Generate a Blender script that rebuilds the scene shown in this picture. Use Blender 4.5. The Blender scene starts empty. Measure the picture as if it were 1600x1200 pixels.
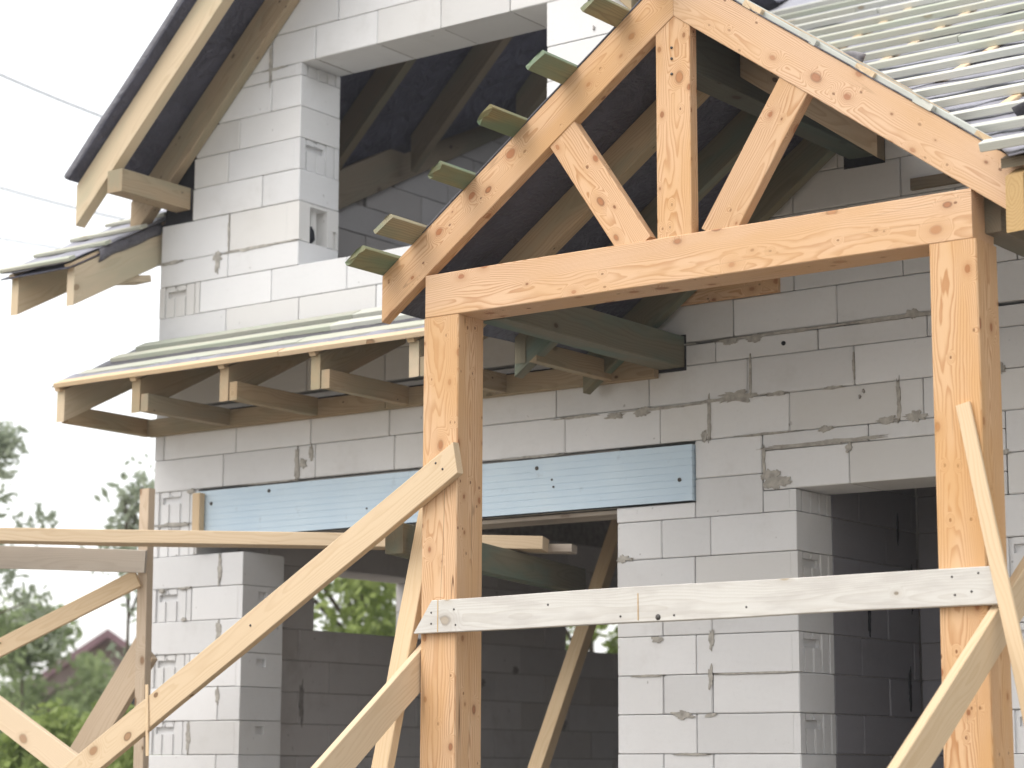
import bpy, bmesh, math, random
import numpy as np
from mathutils import Vector, Matrix, noise
random.seed(7); rng = np.random.default_rng(7)
sc = bpy.context.scene
COL = sc.collection
# ------------------------------------------------------------------ camera
F_PX, PIT, YAW, ROLL = 3500.05, .1703975, .6357667, .0034195
CAM = Vector((9.99438, -9.79824, -.07993))
fw = Vector((-math.sin(YAW)*math.cos(PIT), math.cos(YAW)*math.cos(PIT), math.sin(PIT)))
rt = Vector((math.cos(YAW), math.sin(YAW), 0)); up = rt.cross(fw)
c_, s_ = math.cos(ROLL), math.sin(ROLL)
rt2 = c_*rt+s_*up; up2 = -s_*rt+c_*up
cd = bpy.data.cameras.new('camera'); cam = bpy.data.objects.new('camera', cd); COL.objects.link(cam)
cd.sensor_width = 36; cd.lens = F_PX/1600*36; cd.clip_start = .1; cd.clip_end = 2000
cam.matrix_world = Matrix(((rt2.x, up2.x, -fw.x, CAM.x), (rt2.y, up2.y, -fw.y, CAM.y), (rt2.z, up2.z, -fw.z, CAM.z), (0, 0, 0, 1)))
cd.dof.use_dof = True; cd.dof.focus_distance = 10.3; cd.dof.aperture_fstop = 2.3
sc.camera = cam
# ------------------------------------------------------------------ sky and sun (bright overcast)
SUN_EL, SUN_AZ = math.radians(52), math.radians(207)      # azimuth clockwise from +Y: light from the front left
w = bpy.data.worlds.new('World'); sc.world = w; w.use_nodes = True
nt = w.node_tree; nt.nodes.clear()
sky = nt.nodes.new('ShaderNodeTexSky'); sky.sky_type = 'NISHITA'; sky.sun_disc = False
sky.sun_elevation = SUN_EL; sky.sun_rotation = SUN_AZ; sky.air_density = 1; sky.dust_density = 4; sky.ozone_density = 1
b1 = nt.nodes.new('ShaderNodeBackground'); b1.inputs['Strength'].default_value = .05
b2 = nt.nodes.new('ShaderNodeBackground'); b2.inputs['Color'].default_value = (1, .99, .965, 1); b2.inputs['Strength'].default_value = .86
ad = nt.nodes.new('ShaderNodeAddShader'); wo = nt.nodes.new('ShaderNodeOutputWorld')
nt.links.new(sky.outputs[0], b1.inputs['Color']); nt.links.new(b1.outputs[0], ad.inputs[0]); nt.links.new(b2.outputs[0], ad.inputs[1])
nt.links.new(ad.outputs[0], wo.inputs['Surface'])
sl = bpy.data.lights.new('sun', 'SUN'); sl.energy = .95; sl.angle = math.radians(50); sl.color = (1, .975, .94)
so = bpy.data.objects.new('sun', sl); COL.objects.link(so)
sd = Vector((math.sin(SUN_AZ)*math.cos(SUN_EL), math.cos(SUN_AZ)*math.cos(SUN_EL), math.sin(SUN_EL)))
so.rotation_euler = sd.to_track_quat('Z', 'Y').to_euler()
so.location = (-6, -14, 20)
vs = sc.view_settings; vs.view_transform = 'Standard'; vs.look = 'None'; vs.gamma = 1; vs.exposure = .66; vs.use_curve_mapping = False
GZ = -1.68                                                 # ground level
# ------------------------------------------------------------------ node helper
class G:
    def __init__(s, name):
        s.m = bpy.data.materials.new(name); s.m.use_nodes = True; s.t = s.m.node_tree; s.t.nodes.clear()
        s.out = s.t.nodes.new('ShaderNodeOutputMaterial'); s.p = s.t.nodes.new('ShaderNodeBsdfPrincipled')
        s.t.links.new(s.p.outputs[0], s.out.inputs[0])
    def n(s, ty, **k):
        nd = s.t.nodes.new('ShaderNode'+ty)
        for a, v in k.items(): setattr(nd, a, v)
        return nd
    def set(s, sock, v):
        if hasattr(v, 'links') or isinstance(v, bpy.types.NodeSocket): s.t.links.new(v, sock)
        else: sock.default_value = v
    def math(s, op, a, b=None, c=None, clamp=False):
        nd = s.n('Math', operation=op, use_clamp=clamp); s.set(nd.inputs[0], a)
        if b is not None: s.set(nd.inputs[1], b)
        if c is not None: s.set(nd.inputs[2], c)
        return nd.outputs[0]
    def vec(s, op, a, b):
        nd = s.n('VectorMath', operation=op); s.set(nd.inputs[0], a); s.set(nd.inputs[1], b); return nd.outputs[0]
    def noise(s, v, scale, detail=2, rough=.5, dist=0):
        nd = s.n('TexNoise'); s.set(nd.inputs['Vector'], v); nd.inputs['Scale'].default_value = scale
        nd.inputs['Detail'].default_value = detail; nd.inputs['Roughness'].default_value = rough; nd.inputs['Distortion'].default_value = dist
        return nd.outputs['Fac']
    def mr(s, v, a, b, c=0, d=1, smooth=False):
        nd = s.n('MapRange'); nd.interpolation_type = 'SMOOTHSTEP' if smooth else 'LINEAR'; s.set(nd.inputs[0], v)
        for i, x in zip((1, 2, 3, 4), (a, b, c, d)): s.set(nd.inputs[i], x)
        return nd.outputs[0]
    def mix(s, f, a, b, mode='MIX'):
        nd = s.n('Mix', data_type='RGBA', blend_type=mode); s.set(nd.inputs[0], f)
        for i, x in ((6, a), (7, b)): s.set(nd.inputs[i], x if not isinstance(x, tuple) or len(x) == 4 else (*x, 1))
        return nd.outputs[2]
    def bump(s, h, strength, dist):
        nd = s.n('Bump'); nd.inputs['Strength'].default_value = strength; nd.inputs['Distance'].default_value = dist
        s.set(nd.inputs['Height'], h); s.t.links.new(nd.outputs[0], s.p.inputs['Normal'])
    def fin(s, col, rough=.8, spec=.2):
        s.set(s.p.inputs['Base Color'], col if not isinstance(col, tuple) or len(col) == 4 else (*col, 1))
        s.set(s.p.inputs['Roughness'], rough); s.p.inputs['Specular IOR Level'].default_value = spec
        return s.m

def wood(name, light, dark, knotc, freq=110., contrast=.6, knots=.5, kscale=3.6, stain=None, stain_amt=.0, saw=.0, hue=.06, stain_scale=1.6, ksz=(.45, 1.15), crack=0, warp=.1, pins=0.):
    """growth-ring wood; local X is the length of the timber"""
    g = G(name)
    tc = g.n('TexCoord').outputs['Object']; oi = g.n('ObjectInfo'); r = oi.outputs['Random']
    off = g.n('CombineXYZ'); g.set(off.inputs[0], g.math('MULTIPLY', r, 53.7))
    g.set(off.inputs[1], g.mr(g.math('FRACT', g.math('MULTIPLY', r, 17.3)), 0, 1, -.02, .02))
    g.set(off.inputs[2], g.mr(g.math('FRACT', g.math('MULTIPLY', r, 91.7)), 0, 1, -.05, .05))
    p = g.vec('ADD', tc, off.outputs[0])
    # knots
    wob = g.noise(p, 9, 2)
    nr = g.n('SeparateXYZ'); g.set(nr.inputs[0], g.n('TexCoord').outputs['Normal']); ps = g.n('SeparateXYZ'); g.set(ps.inputs[0], p)
    fm = g.math('GREATER_THAN', g.math('ABSOLUTE', nr.outputs[1]), .5)
    sel = g.math('ADD', ps.outputs[1], g.math('MULTIPLY', fm, g.math('SUBTRACT', ps.outputs[2], ps.outputs[1])))
    cb = g.n('CombineXYZ'); g.set(cb.inputs[0], g.math('ADD', ps.outputs[0], g.math('MULTIPLY', fm, 5.3))); g.set(cb.inputs[1], g.math('MULTIPLY', sel, 1.5)); pk2 = cb.outputs[0]
    vsc = pk2
    vo = g.n('TexVoronoi', voronoi_dimensions='2D'); g.set(vo.inputs['Vector'], vsc); vo.inputs['Scale'].default_value = kscale; vo.inputs['Randomness'].default_value = 1
    d = g.math('ADD', vo.outputs['Distance'], g.mr(wob, .2, .8, -.05, .05))
    sp = g.n('SeparateColor'); g.set(sp.inputs[0], vo.outputs['Color'])
    pick = g.math('LESS_THAN', sp.outputs[0], knots)
    size = g.mr(sp.outputs[1], 0, 1, ksz[0], ksz[1])
    dn = g.math('DIVIDE', d, size)
    bulge = g.math('MULTIPLY', g.mr(dn, .42, .02, 0, 1, True), pick)
    core = g.math('MULTIPLY', g.mr(dn, .108, .075, 0, 1, True), pick)
    rim = g.math('MULTIPLY', g.math('MULTIPLY', sp.outputs[2], sp.outputs[2]), g.math('MULTIPLY', g.mr(dn, .145, .105, 0, 1, True), g.math('MULTIPLY', g.mr(dn, .06, .1, 0, 1, True), pick)))
    halo = g.math('MULTIPLY', g.mr(dn, .3, .06, 0, 1, True), pick)
    v2 = g.n('TexVoronoi', voronoi_dimensions='2D'); g.set(v2.inputs['Vector'], g.vec('ADD', pk2, (3.7, 1.9, 0))); v2.inputs['Scale'].default_value = kscale*1.9
    sp2 = g.n('SeparateColor'); g.set(sp2.inputs[0], v2.outputs['Color'])
    d2 = g.math('ADD', v2.outputs['Distance'], g.mr(wob, .2, .8, -.03, .03))
    pin = g.math('MULTIPLY', g.mr(d2, .085, .05, 0, 1, True), g.math('LESS_THAN', sp2.outputs[0], pins))
    pinb = g.math('MULTIPLY', g.mr(d2, .34, .04, 0, 1, True), g.math('LESS_THAN', sp2.outputs[0], pins))
    # rings
    sx = g.n('SeparateXYZ'); g.set(sx.inputs[0], p)
    pl = g.vec('MULTIPLY', p, (.55, 3, 3))
    nz = g.noise(pl, 1.6, 2, .55); nz2 = g.noise(g.vec('MULTIPLY', p, (2.2, 9, 9)), 2, 2)
    yy = g.math('ADD', g.math('ABSOLUTE', sx.outputs[1]), .035); zz = g.math('ADD', sx.outputs[2], g.mr(r, 0, 1, -.03, .06))
    rad = g.math('SQRT', g.math('ADD', g.math('MULTIPLY', yy, yy), g.math('MULTIPLY', zz, zz)))
    rad = g.math('ADD', rad, g.math('MULTIPLY', g.math('SUBTRACT', nz, .5), warp))
    rad = g.math('ADD', rad, g.math('MULTIPLY', g.math('SUBTRACT', nz2, .5), .012))
    rad = g.math('ADD', rad, g.math('ADD', g.math('MULTIPLY', bulge, .05), g.math('MULTIPLY', pinb, .018)))
    ph = g.math('FRACT', g.math('MULTIPLY', rad, freq))
    ring = g.math('MULTIPLY', g.mr(ph, .35, .92, 0, 1, True), g.mr(ph, 1.0, .92, 0, 1))
    fib = g.noise(g.vec('MULTIPLY', p, (3, 160, 160)), 1, 2, .6)
    fade = g.mr(g.noise(p, 2.3, 2), .3, .7, .55, 1)
    rf = g.math('MULTIPLY', g.math('MULTIPLY', ring, fade), contrast)
    rf = g.math('ADD', rf, g.math('MULTIPLY', g.math('SUBTRACT', fib, .5), .35), clamp=True)
    col = g.mix(rf, light, dark)
    col = g.mix(g.math('MULTIPLY', halo, .35), col, tuple(a*.6+b*.4 for a, b in zip(dark, knotc)))
    kc = g.mix(g.mr(size, ksz[0], (ksz[0]+ksz[1])/2, 0, 1), tuple(x*.5 for x in knotc), knotc)
    col = g.mix(g.math('MULTIPLY', core, .85), col, kc)
    col = g.mix(g.math('MULTIPLY', rim, .7), col, tuple(x*.45 for x in knotc))
    col = g.mix(g.math('MULTIPLY', pin, .8), col, tuple(x*.42 for x in knotc))
    if crack:
        ck = g.noise(g.vec('MULTIPLY', p, (.35, 11, 11)), 1, 1); ck = g.math('ABSOLUTE', g.math('SUBTRACT', ck, .5))
        cm = g.mr(g.noise(g.vec('MULTIPLY', p, (.9, 1, 1)), 1.3, 1), .5, .62, 0, crack, True)
        col = g.mix(g.math('MULTIPLY', g.mr(ck, .006, .002, 0, 1), cm), col, tuple(x*.35 for x in dark))
    if stain:
        stn = g.mr(g.noise(g.vec('MULTIPLY', p, (.6, 2.5, 2.5)), stain_scale, 3, .6), .42, .66, 0, stain_amt, True)
        col = g.mix(stn, col, stain)
    hv = g.n('HueSaturation'); g.set(hv.inputs['Value'], g.mr(r, 0, 1, 1-hue*1.6, 1+hue)); g.set(hv.inputs['Color'], col)
    g.set(hv.inputs['Saturation'], g.mr(g.math('FRACT', g.math('MULTIPLY', r, 7.9)), 0, 1, 1-hue*2, 1+hue))
    hgt = g.math('ADD', g.math('MULTIPLY', fib, .6), g.math('MULTIPLY', ring, .25))
    if saw:
        sw = g.noise(g.vec('MULTIPLY', p, (260, 8, 8)), 1, 1); hgt = g.math('ADD', hgt, g.math('MULTIPLY', sw, saw))
    g.bump(hgt, .35, .002)
    return g.fin(hv.outputs[0], .72, .22)

LARCH = wood('larch', (.68, .455, .28), (.46, .235, .11), (.38, .155, .07), 165, .95, .7, 5.0, stain=(.60, .35, .15), stain_amt=.5, ksz=(.35, 1.25), crack=.5, hue=.05, warp=.13, pins=.16)
LARCH2 = wood('larch_post', (.68, .45, .26), (.46, .225, .095), (.33, .125, .05), 170, .95, .62, 5.0, stain=(.60, .33, .12), stain_amt=.55, ksz=(.35, 1.15), crack=.85, hue=.05, warp=.1, pins=.2)
TAN = wood('tan_board', (.55, .44, .325), (.43, .32, .215), (.25, .14, .07), 130, .6, 0.12, 4.2, saw=.5)
PINE = wood('pine_board', (.685, .53, .35), (.56, .395, .225), (.36, .2, .1), 110, .5, 0.10, 4.0, saw=.4)
PINEG = wood('grey_pine_board', (.55, .49, .42), (.43, .365, .30), (.2, .14, .1), 110, .5, 0.12, 4.2, stain=(.33, .28, .24), stain_amt=.6, saw=.5)
WHITEP = wood('whitened_board', (.64, .625, .585), (.50, .465, .41), (.40, .31, .2), 100, .5, 0.10, 4, stain=(.47, .44, .41), stain_amt=.45, saw=1.0, stain_scale=6)
TREAT = wood('treated_timber', (.41, .305, .19), (.29, .20, .11), (.15, .08, .04), 130, .7, 0.17, 4.6, stain=(.27, .265, .18), stain_amt=.6, pins=.1)
TREATG = wood('green_treated_timber', (.205, .185, .125), (.15, .125, .075), (.08, .05, .03), 100, .55, 0.17, 4.2, stain=(.105, .185, .15), stain_amt=.75)
TREATL = wood('light_treated_timber', (.62, .505, .355), (.48, .365, .225), (.28, .16, .08), 110, .5, 0.12, 4, stain=(.40, .40, .28), stain_amt=.5)
BATT = wood('treated_batten', (.60, .60, .535), (.48, .47, .40), (.3, .2, .1), 130, .4, 0.09, 4, stain=(.50, .55, .51), stain_amt=.5, saw=.5, hue=.07)
BATT2 = wood('treated_batten_green', (.50, .50, .42), (.40, .385, .30), (.3, .2, .1), 130, .4, 0.09, 4, stain=(.42, .48, .38), stain_amt=.6, saw=.5, hue=.07)
BATTG = wood('green_batten', (.30, .265, .14), (.20, .15, .075), (.14, .06, .03), 110, .7, 0.17, 4.5, stain=(.13, .22, .15), stain_amt=.85, hue=.14)
YELLOW = wood('rough_yellow_timber', (.55, .38, .19), (.42, .26, .11), (.3, .13, .05), 80, .7, 0.14, 4, saw=1.2)
RIDGE = wood('dark_green_timber', (.105, .11, .085), (.075, .075, .055), (.05, .035, .02), 100, .5, .1, 4.2, stain=(.06, .10, .085), stain_amt=.7)
DARKW = wood('dark_timber', (.20, .16, .11), (.14, .105, .065), (.08, .05, .03), 100, .5, 0.17, 4.2, stain=(.13, .15, .11), stain_amt=.5)

def block_mat(name, base, warm, dirt=.35):
    g = G(name); pos = g.n('NewGeometry').outputs['Position']; oi = g.n('ObjectInfo'); r = oi.outputs['Random']
    a = g.noise(pos, 3.1, 4, .6); b = g.noise(pos, 42, 3, .6); c = g.noise(pos, 260, 2, .6)
    st = g.noise(g.vec('MULTIPLY', pos, (7, 7, 38)), 1, 3)
    col = g.mix(g.mr(a, .35, .7, 0, .45), base, warm)
    col = g.mix(g.mr(b, .5, .8, 0, .18), col, tuple(x*.8 for x in base))
    col = g.mix(g.mr(st, .55, .8, 0, .14), col, tuple(x*.84 for x in warm))
    dt = g.noise(pos, 1.7, 5, .7); sp = g.noise(pos, 21, 2, .5)
    col = g.mix(g.math('MULTIPLY', g.mr(dt, .52, .72, 0, 1, True), dirt), col, (warm[0]*.74, warm[1]*.72, warm[2]*.69))
    ch_ = g.noise(pos, 13, 4, .75)
    col = g.mix(g.mr(ch_, .66, .71, 0, .3), col, tuple(x*.72 for x in warm))
    col = g.mix(g.mr(sp, .735, .765, 0, .5), col, (.22, .21, .2))
    col = g.mix(g.mr(g.math('FRACT', g.math('MULTIPLY', r, 23.7)), .72, 1, 0, .5), col, (warm[0]*.90, warm[1]*.87, warm[2]*.81))
    hv = g.n('HueSaturation'); g.set(hv.inputs['Value'], g.mr(r, 0, 1, .90, 1.04)); g.set(hv.inputs['Color'], col)
    g.bump(g.math('ADD', g.math('ADD', g.math('MULTIPLY', b, .6), g.math('MULTIPLY', g.mr(ch_, .6, .75), -1.2)), g.math('ADD', c, g.math('MULTIPLY', st, .5))), .3, .003)
    return g.fin(hv.outputs[0], .93, .1)
AAC = block_mat('aerated_concrete', (.74, .745, .752), (.70, .702, .705))
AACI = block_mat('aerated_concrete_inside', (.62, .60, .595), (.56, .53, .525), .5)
AACA = block_mat('shaded_attic_block', (.42, .41, .415), (.38, .365, .37), .5)  # attic dimness put into a darker copy of the inside block
AACD = block_mat('shaded_entry_block', (.27, .265, .29), (.24, .235, .255), .4)  # doorway shade mixed into the block colour, darker and bluer than the inside block
def plain(name, col, var=.2, scale=8, rough=.9, bump=.3, spec=.15, c2=None, wr=0):
    g = G(name); pos = g.n('NewGeometry').outputs['Position']
    a = g.noise(pos, scale, 4, .6)
    cc = g.mix(g.mr(a, .3, .7), tuple(x*(1-var) for x in col), c2 or tuple(min(1, x*(1+var)) for x in col))
    if wr: g.bump(g.math('ADD', g.noise(pos, 6, 2, .5, 1.5), g.math('MULTIPLY', g.noise(pos, 22, 2, .5, 1), .35)), .8, wr)
    else: g.bump(g.noise(pos, scale*9, 3, .6), bump, .004)
    return g.fin(cc, rough, spec)
MORTAR = plain('mortar', (.30, .28, .265), .3, 30)
SMEAR = plain('mortar_smear', (.40, .38, .345), .3, 30)
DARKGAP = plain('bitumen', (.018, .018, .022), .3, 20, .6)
CONC = plain('concrete', (.36, .345, .33), .2, 6)
MEMB = plain('roof_membrane', (.10, .097, .112), .25, 5, .5, .25, .4, wr=.03)
MEMBL = plain('grey_roof_membrane', (.29, .29, .335), .2, 5, .5, .25, .35, wr=.03)
MEMBD = plain('navy_membrane', (.075, .076, .105), .25, 3, .5, .25, .35, wr=.04)
FLAP = plain('mid_grey_membrane', (.27, .26, .275), .2, 5, .5, .25, .35, wr=.02)
NAIL = plain('nail_steel', (.06, .055, .05), .3, 60, .5, .1, .5)
CABLE = plain('cable_rubber', (.035, .037, .036), .2, 10, .7)
SOIL = plain('soil', (.20, .178, .145), .3, .8, .95, .6)
g = G('blue_foam'); pos = g.n('NewGeometry').outputs['Position']
col = g.mix(g.mr(g.noise(pos, 2.2, 4, .6), .35, .7), (.55, .685, .80), (.61, .735, .83))
col = g.mix(g.mr(g.noise(pos, 9, 5, .7), .62, .78, 0, .55), col, (.29, .35, .40))
g.bump(g.noise(pos, 90, 2), .2, .003); FOAM = g.fin(col, .7, .25)
g = G('hollow_brick_black'); FOAMB = g.fin((.02, .022, .028), .9, .1)
def leaf_mat(name, a, b):
    g = G(name); pos = g.n('NewGeometry').outputs['Position']
    cc = g.mix(g.mr(g.noise(pos, 2.4, 3), .35, .65), a, b)
    m = g.fin(cc, .6, .3)
    tr = g.n('BsdfTranslucent'); g.set(tr.inputs[0], cc); ms = g.n('MixShader'); ms.inputs[0].default_value = .35
    g.t.links.new(g.p.outputs[0], ms.inputs[1]); g.t.links.new(tr.outputs[0], ms.inputs[2]); g.t.links.new(ms.outputs[0], g.out.inputs[0])
    return m
LEAF1 = leaf_mat('leaves_fresh', (.25, .33, .09), (.38, .46, .16))
LEAF2 = leaf_mat('leaves_dark', (.21, .27, .12), (.31, .38, .18))
LEAF3 = leaf_mat('leaves_grey', (.30, .35, .25), (.40, .44, .33))
BARK = plain('bark', (.12, .095, .07), .3, 20, .95, .8)
ROOFT = plain('plum_roof_sheet', (.22, .135, .15), .2, 4, .6)
PLAST = plain('rendered_wall', (.42, .34, .32), .15, 3)
GLASSD = plain('dark_pane', (.03, .035, .04), .1, 3, .15, .0, .5)
# ------------------------------------------------------------------ object helpers
def link(name, me, mat, parent=None, label=None, cat=None, group=None, kind=None):
    o = bpy.data.objects.new(name, me); COL.objects.link(o)
    if mat and not me.materials: me.materials.append(mat)
    if parent is not None: set_parent(o, parent)
    tag(o, label, cat, group, kind); return o
WM = {}
def set_parent(o, par):
    o.parent = par; o.matrix_parent_inverse = world_of(par).inverted()
def world_of(o):
    return WM.get(o.name, Matrix.Identity(4))
def place(o, M):
    """world matrix; parents here use matrix_parent_inverse, so local = world"""
    WM[o.name] = M.copy(); o.matrix_basis = M
def tag(o, label=None, cat=None, group=None, kind=None):
    for k, v in (('label', label), ('category', cat), ('group', group), ('kind', kind)):
        if v: o[k] = v
def empty(name, loc, label, cat, group=None):
    o = bpy.data.objects.new(name, None); COL.objects.link(o); o.empty_display_size = .2
    place(o, Matrix.Translation(loc)); tag(o, label, cat, group); return o
def mesh_from(name, V, Fs):
    me = bpy.data.meshes.new(name); me.from_pydata([tuple(v) for v in V], [], Fs); me.update(); return me
class MB:
    def __init__(s): s.V = []; s.F = []
    def box(s, x0, x1, y0, y1, z0, z1):
        n = len(s.V)
        s.V += [(x, y, z) for z in (z0, z1) for y in (y0, y1) for x in (x0, x1)]
        s.F += [tuple(n+i for i in f) for f in ((0, 2, 3, 1), (4, 5, 7, 6), (0, 1, 5, 4), (2, 6, 7, 3), (0, 4, 6, 2), (1, 3, 7, 5))]
        return s
    def prism(s, pts, ext):
        n = len(s.V); k = len(pts); e = Vector(ext)
        s.V += [tuple(p) for p in pts]+[tuple(Vector(p)+e) for p in pts]
        s.F += [tuple(n+i for i in range(k))[::-1], tuple(n+k+i for i in range(k))]
        s.F += [(n+i, n+(i+1) % k, n+k+(i+1) % k, n+k+i) for i in range(k)]
        return s
    def make(s, name, mat, parent=None, fixn=True, **k):
        me = mesh_from(name, s.V, s.F)
        if fixn:
            bm = bmesh.new(); bm.from_mesh(me); bmesh.ops.recalc_face_normals(bm, faces=bm.faces); bm.to_mesh(me); bm.free()
        return link(name, me, mat, parent, **k)
def chamfer_box(x0, x1, y0, y1, z0, z1, c, V, Fs, jit=0):
    n = len(V)
    for sx, xa in ((1, x0), (-1, x1)):
        for sy, ya in ((1, y0), (-1, y1)):
            for sz, za in ((1, z0), (-1, z1)):
                j = lambda: random.uniform(-jit, jit)
                V.append((xa+j(), ya+sy*c, za+sz*c)); V.append((xa+sx*c, ya, za+sz*c)); V.append((xa+sx*c, ya+sy*c, za))
    I = lambda a, b, d, k: n+((a*2+b)*2+d)*3+k
    for a in (0, 1): Fs.append((I(a, 0, 0, 0), I(a, 0, 1, 0), I(a, 1, 1, 0), I(a, 1, 0, 0)))
    for b in (0, 1): Fs.append((I(0, b, 0, 1), I(1, b, 0, 1), I(1, b, 1, 1), I(0, b, 1, 1)))
    for d in (0, 1): Fs.append((I(0, 0, d, 2), I(0, 1, d, 2), I(1, 1, d, 2), I(1, 0, d, 2)))
    for b in (0, 1):
        for d in (0, 1): Fs.append((I(0, b, d, 1), I(0, b, d, 2), I(1, b, d, 2), I(1, b, d, 1)))
    for a in (0, 1):
        for d in (0, 1): Fs.append((I(a, 0, d, 0), I(a, 0, d, 2), I(a, 1, d, 2), I(a, 1, d, 0)))
    for a in (0, 1):
        for b in (0, 1): Fs.append((I(a, b, 0, 0), I(a, b, 0, 1), I(a, b, 1, 1), I(a, b, 1, 0)))
    for a in (0, 1):
        for b in (0, 1):
            for d in (0, 1): Fs.append((I(a, b, d, 0), I(a, b, d, 1), I(a, b, d, 2)))

def board(name, A, B, w, t, wdir, mat, parent=None, skA=0, skB=0, ch=.003, jag=0, nseg=6, wob=.0012, bow=0, **k):
    """timber from A to B (centre line); w across along wdir, t through; skA/skB: end offset in X per metre of w"""
    A = Vector(A); B = Vector(B); X = (B-A); L = X.length; X.normalize()
    Z = Vector(wdir); Z = (Z-X*Z.dot(X)).normalized(); Y = Z.cross(X)
    nw = 7 if jag else 1
    hw, ht = w/2, t/2
    ring = []
    for i in range(nw+1): ring.append((-ht, -hw+ch+(w-2*ch)*i/nw))
    ring.append((-ht+ch, hw)); ring.append((ht-ch, hw))
    for i in range(nw+1): ring.append((ht, hw-ch-(w-2*ch)*i/nw))
    ring.append((ht-ch, -hw)); ring.append((-ht+ch, -hw))
    n = len(ring); V = []; Fs = []
    sd = random.random()*50
    jagv = [random.uniform(-jag, jag)*(1 if random.random() < .7 else 1.8) for _ in range(nw+1)]
    for q in range(nseg+1):
        f = q/nseg
        for y, z in ring:
            sk = skA*(1-f)+skB*f if (q in (0, nseg)) else skA*(1-f)+skB*f
            x = f*L+z*sk
            if jag and q == 0:
                x += jagv[min(nw, max(0, round((z+hw)/w*nw)))]+random.uniform(-jag, jag)*.25
            dz = (noise.noise((x*1.3+sd, y*9, z*9))*wob)*2; dy = noise.noise((x*1.7-sd, z*9, y*9))*wob
            V.append((x, y+dy+bow*4*f*(1-f), z+dz))
    for q in range(nseg):
        for i in range(n):
            a = q*n+i; b = q*n+(i+1) % n; Fs.append((a, b, b+n, a+n))
    Fs.append(tuple(range(n))[::-1]); Fs.append(tuple(range(nseg*n, nseg*n+n)))
    me = mesh_from(name, V, Fs)
    bm = bmesh.new(); bm.from_mesh(me); bmesh.ops.recalc_face_normals(bm, faces=bm.faces); bm.to_mesh(me); bm.free()
    o = link(name, me, mat, None, **k)
    M = Matrix(((X.x, Y.x, Z.x, A.x), (X.y, Y.y, Z.y, A.y), (X.z, Y.z, Z.z, A.z), (0, 0, 0, 1)))
    place(o, M)
    if parent is not None: set_parent(o, parent)
    return o
def sheet(name, f, us, vs_, mat, parent, th=.006, amp=0, fr=3., **k):
    """cloth-like sheet: f(u,v)->point over grids us, vs_"""
    V = []; Fs = []; nu, nv = len(us), len(vs_)
    for u in us:
        for v in vs_:
            p = Vector(f(u, v)); V.append(p+Vector((0, 0, amp*noise.noise((p.x*fr, p.y*fr, p.z*fr+3)))))
    for i in range(nu-1):
        for j in range(nv-1): Fs.append((i*nv+j, (i+1)*nv+j, (i+1)*nv+j+1, i*nv+j+1))
    me = mesh_from(name, V, Fs); o = link(name, me, mat, parent, **k)
    md = o.modifiers.new('thick', 'SOLIDIFY'); md.thickness = th; md.offset = 0
    for pl in me.polygons: pl.use_smooth = True
    return o
lin = lambda a, b, n: [a+(b-a)*i/(n-1) for i in range(n)]
def tube(name, pts, r, mat, parent=None, sides=6, **k):
    V = []; Fs = []
    P = [Vector(p) for p in pts]; R = r if isinstance(r, list) else [r]*len(P)
    for i, p in enumerate(P):
        d = (P[min(i+1, len(P)-1)]-P[max(i-1, 0)]).normalized()
        a = d.cross(Vector((.31, .2, .93))).normalized(); b = d.cross(a)
        for q in range(sides):
            t = 2*math.pi*q/sides; V.append(p+(a*math.cos(t)+b*math.sin(t))*R[i])
    for i in range(len(P)-1):
        for q in range(sides):
            a = i*sides+q; b = i*sides+(q+1) % sides; Fs.append((a, b, b+sides, a+sides))
    Fs.append(tuple(range(sides))[::-1]); Fs.append(tuple(range(len(V)-sides, len(V))))
    me = mesh_from(name, V, Fs)
    for pl in me.polygons: pl.use_smooth = True
    return link(name, me, mat, parent, **k)
# ------------------------------------------------------------------ ground
gv = []; gf = []; N = 60
for i in range(N+1):
    for j in range(N+1):
        x = (i/N-.5)*2; y = (j/N-.5)*2
        x = math.copysign(abs(x)**2.2, x)*900; y = math.copysign(abs(y)**2.2, y)*900
        dd = math.hypot(x-4, y+2)
        gv.append((x, y, GZ-.01+(.05*noise.noise((x*.4, y*.4, 0)) if dd < 40 else 0)-(.06 if dd < 40 else 0)))
for i in range(N):
    for j in range(N): gf.append((i*(N+1)+j, (i+1)*(N+1)+j, (i+1)*(N+1)+j+1, i*(N+1)+j+1))
link('ground', mesh_from('ground', gv, gf), SOIL, kind='structure')
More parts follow.
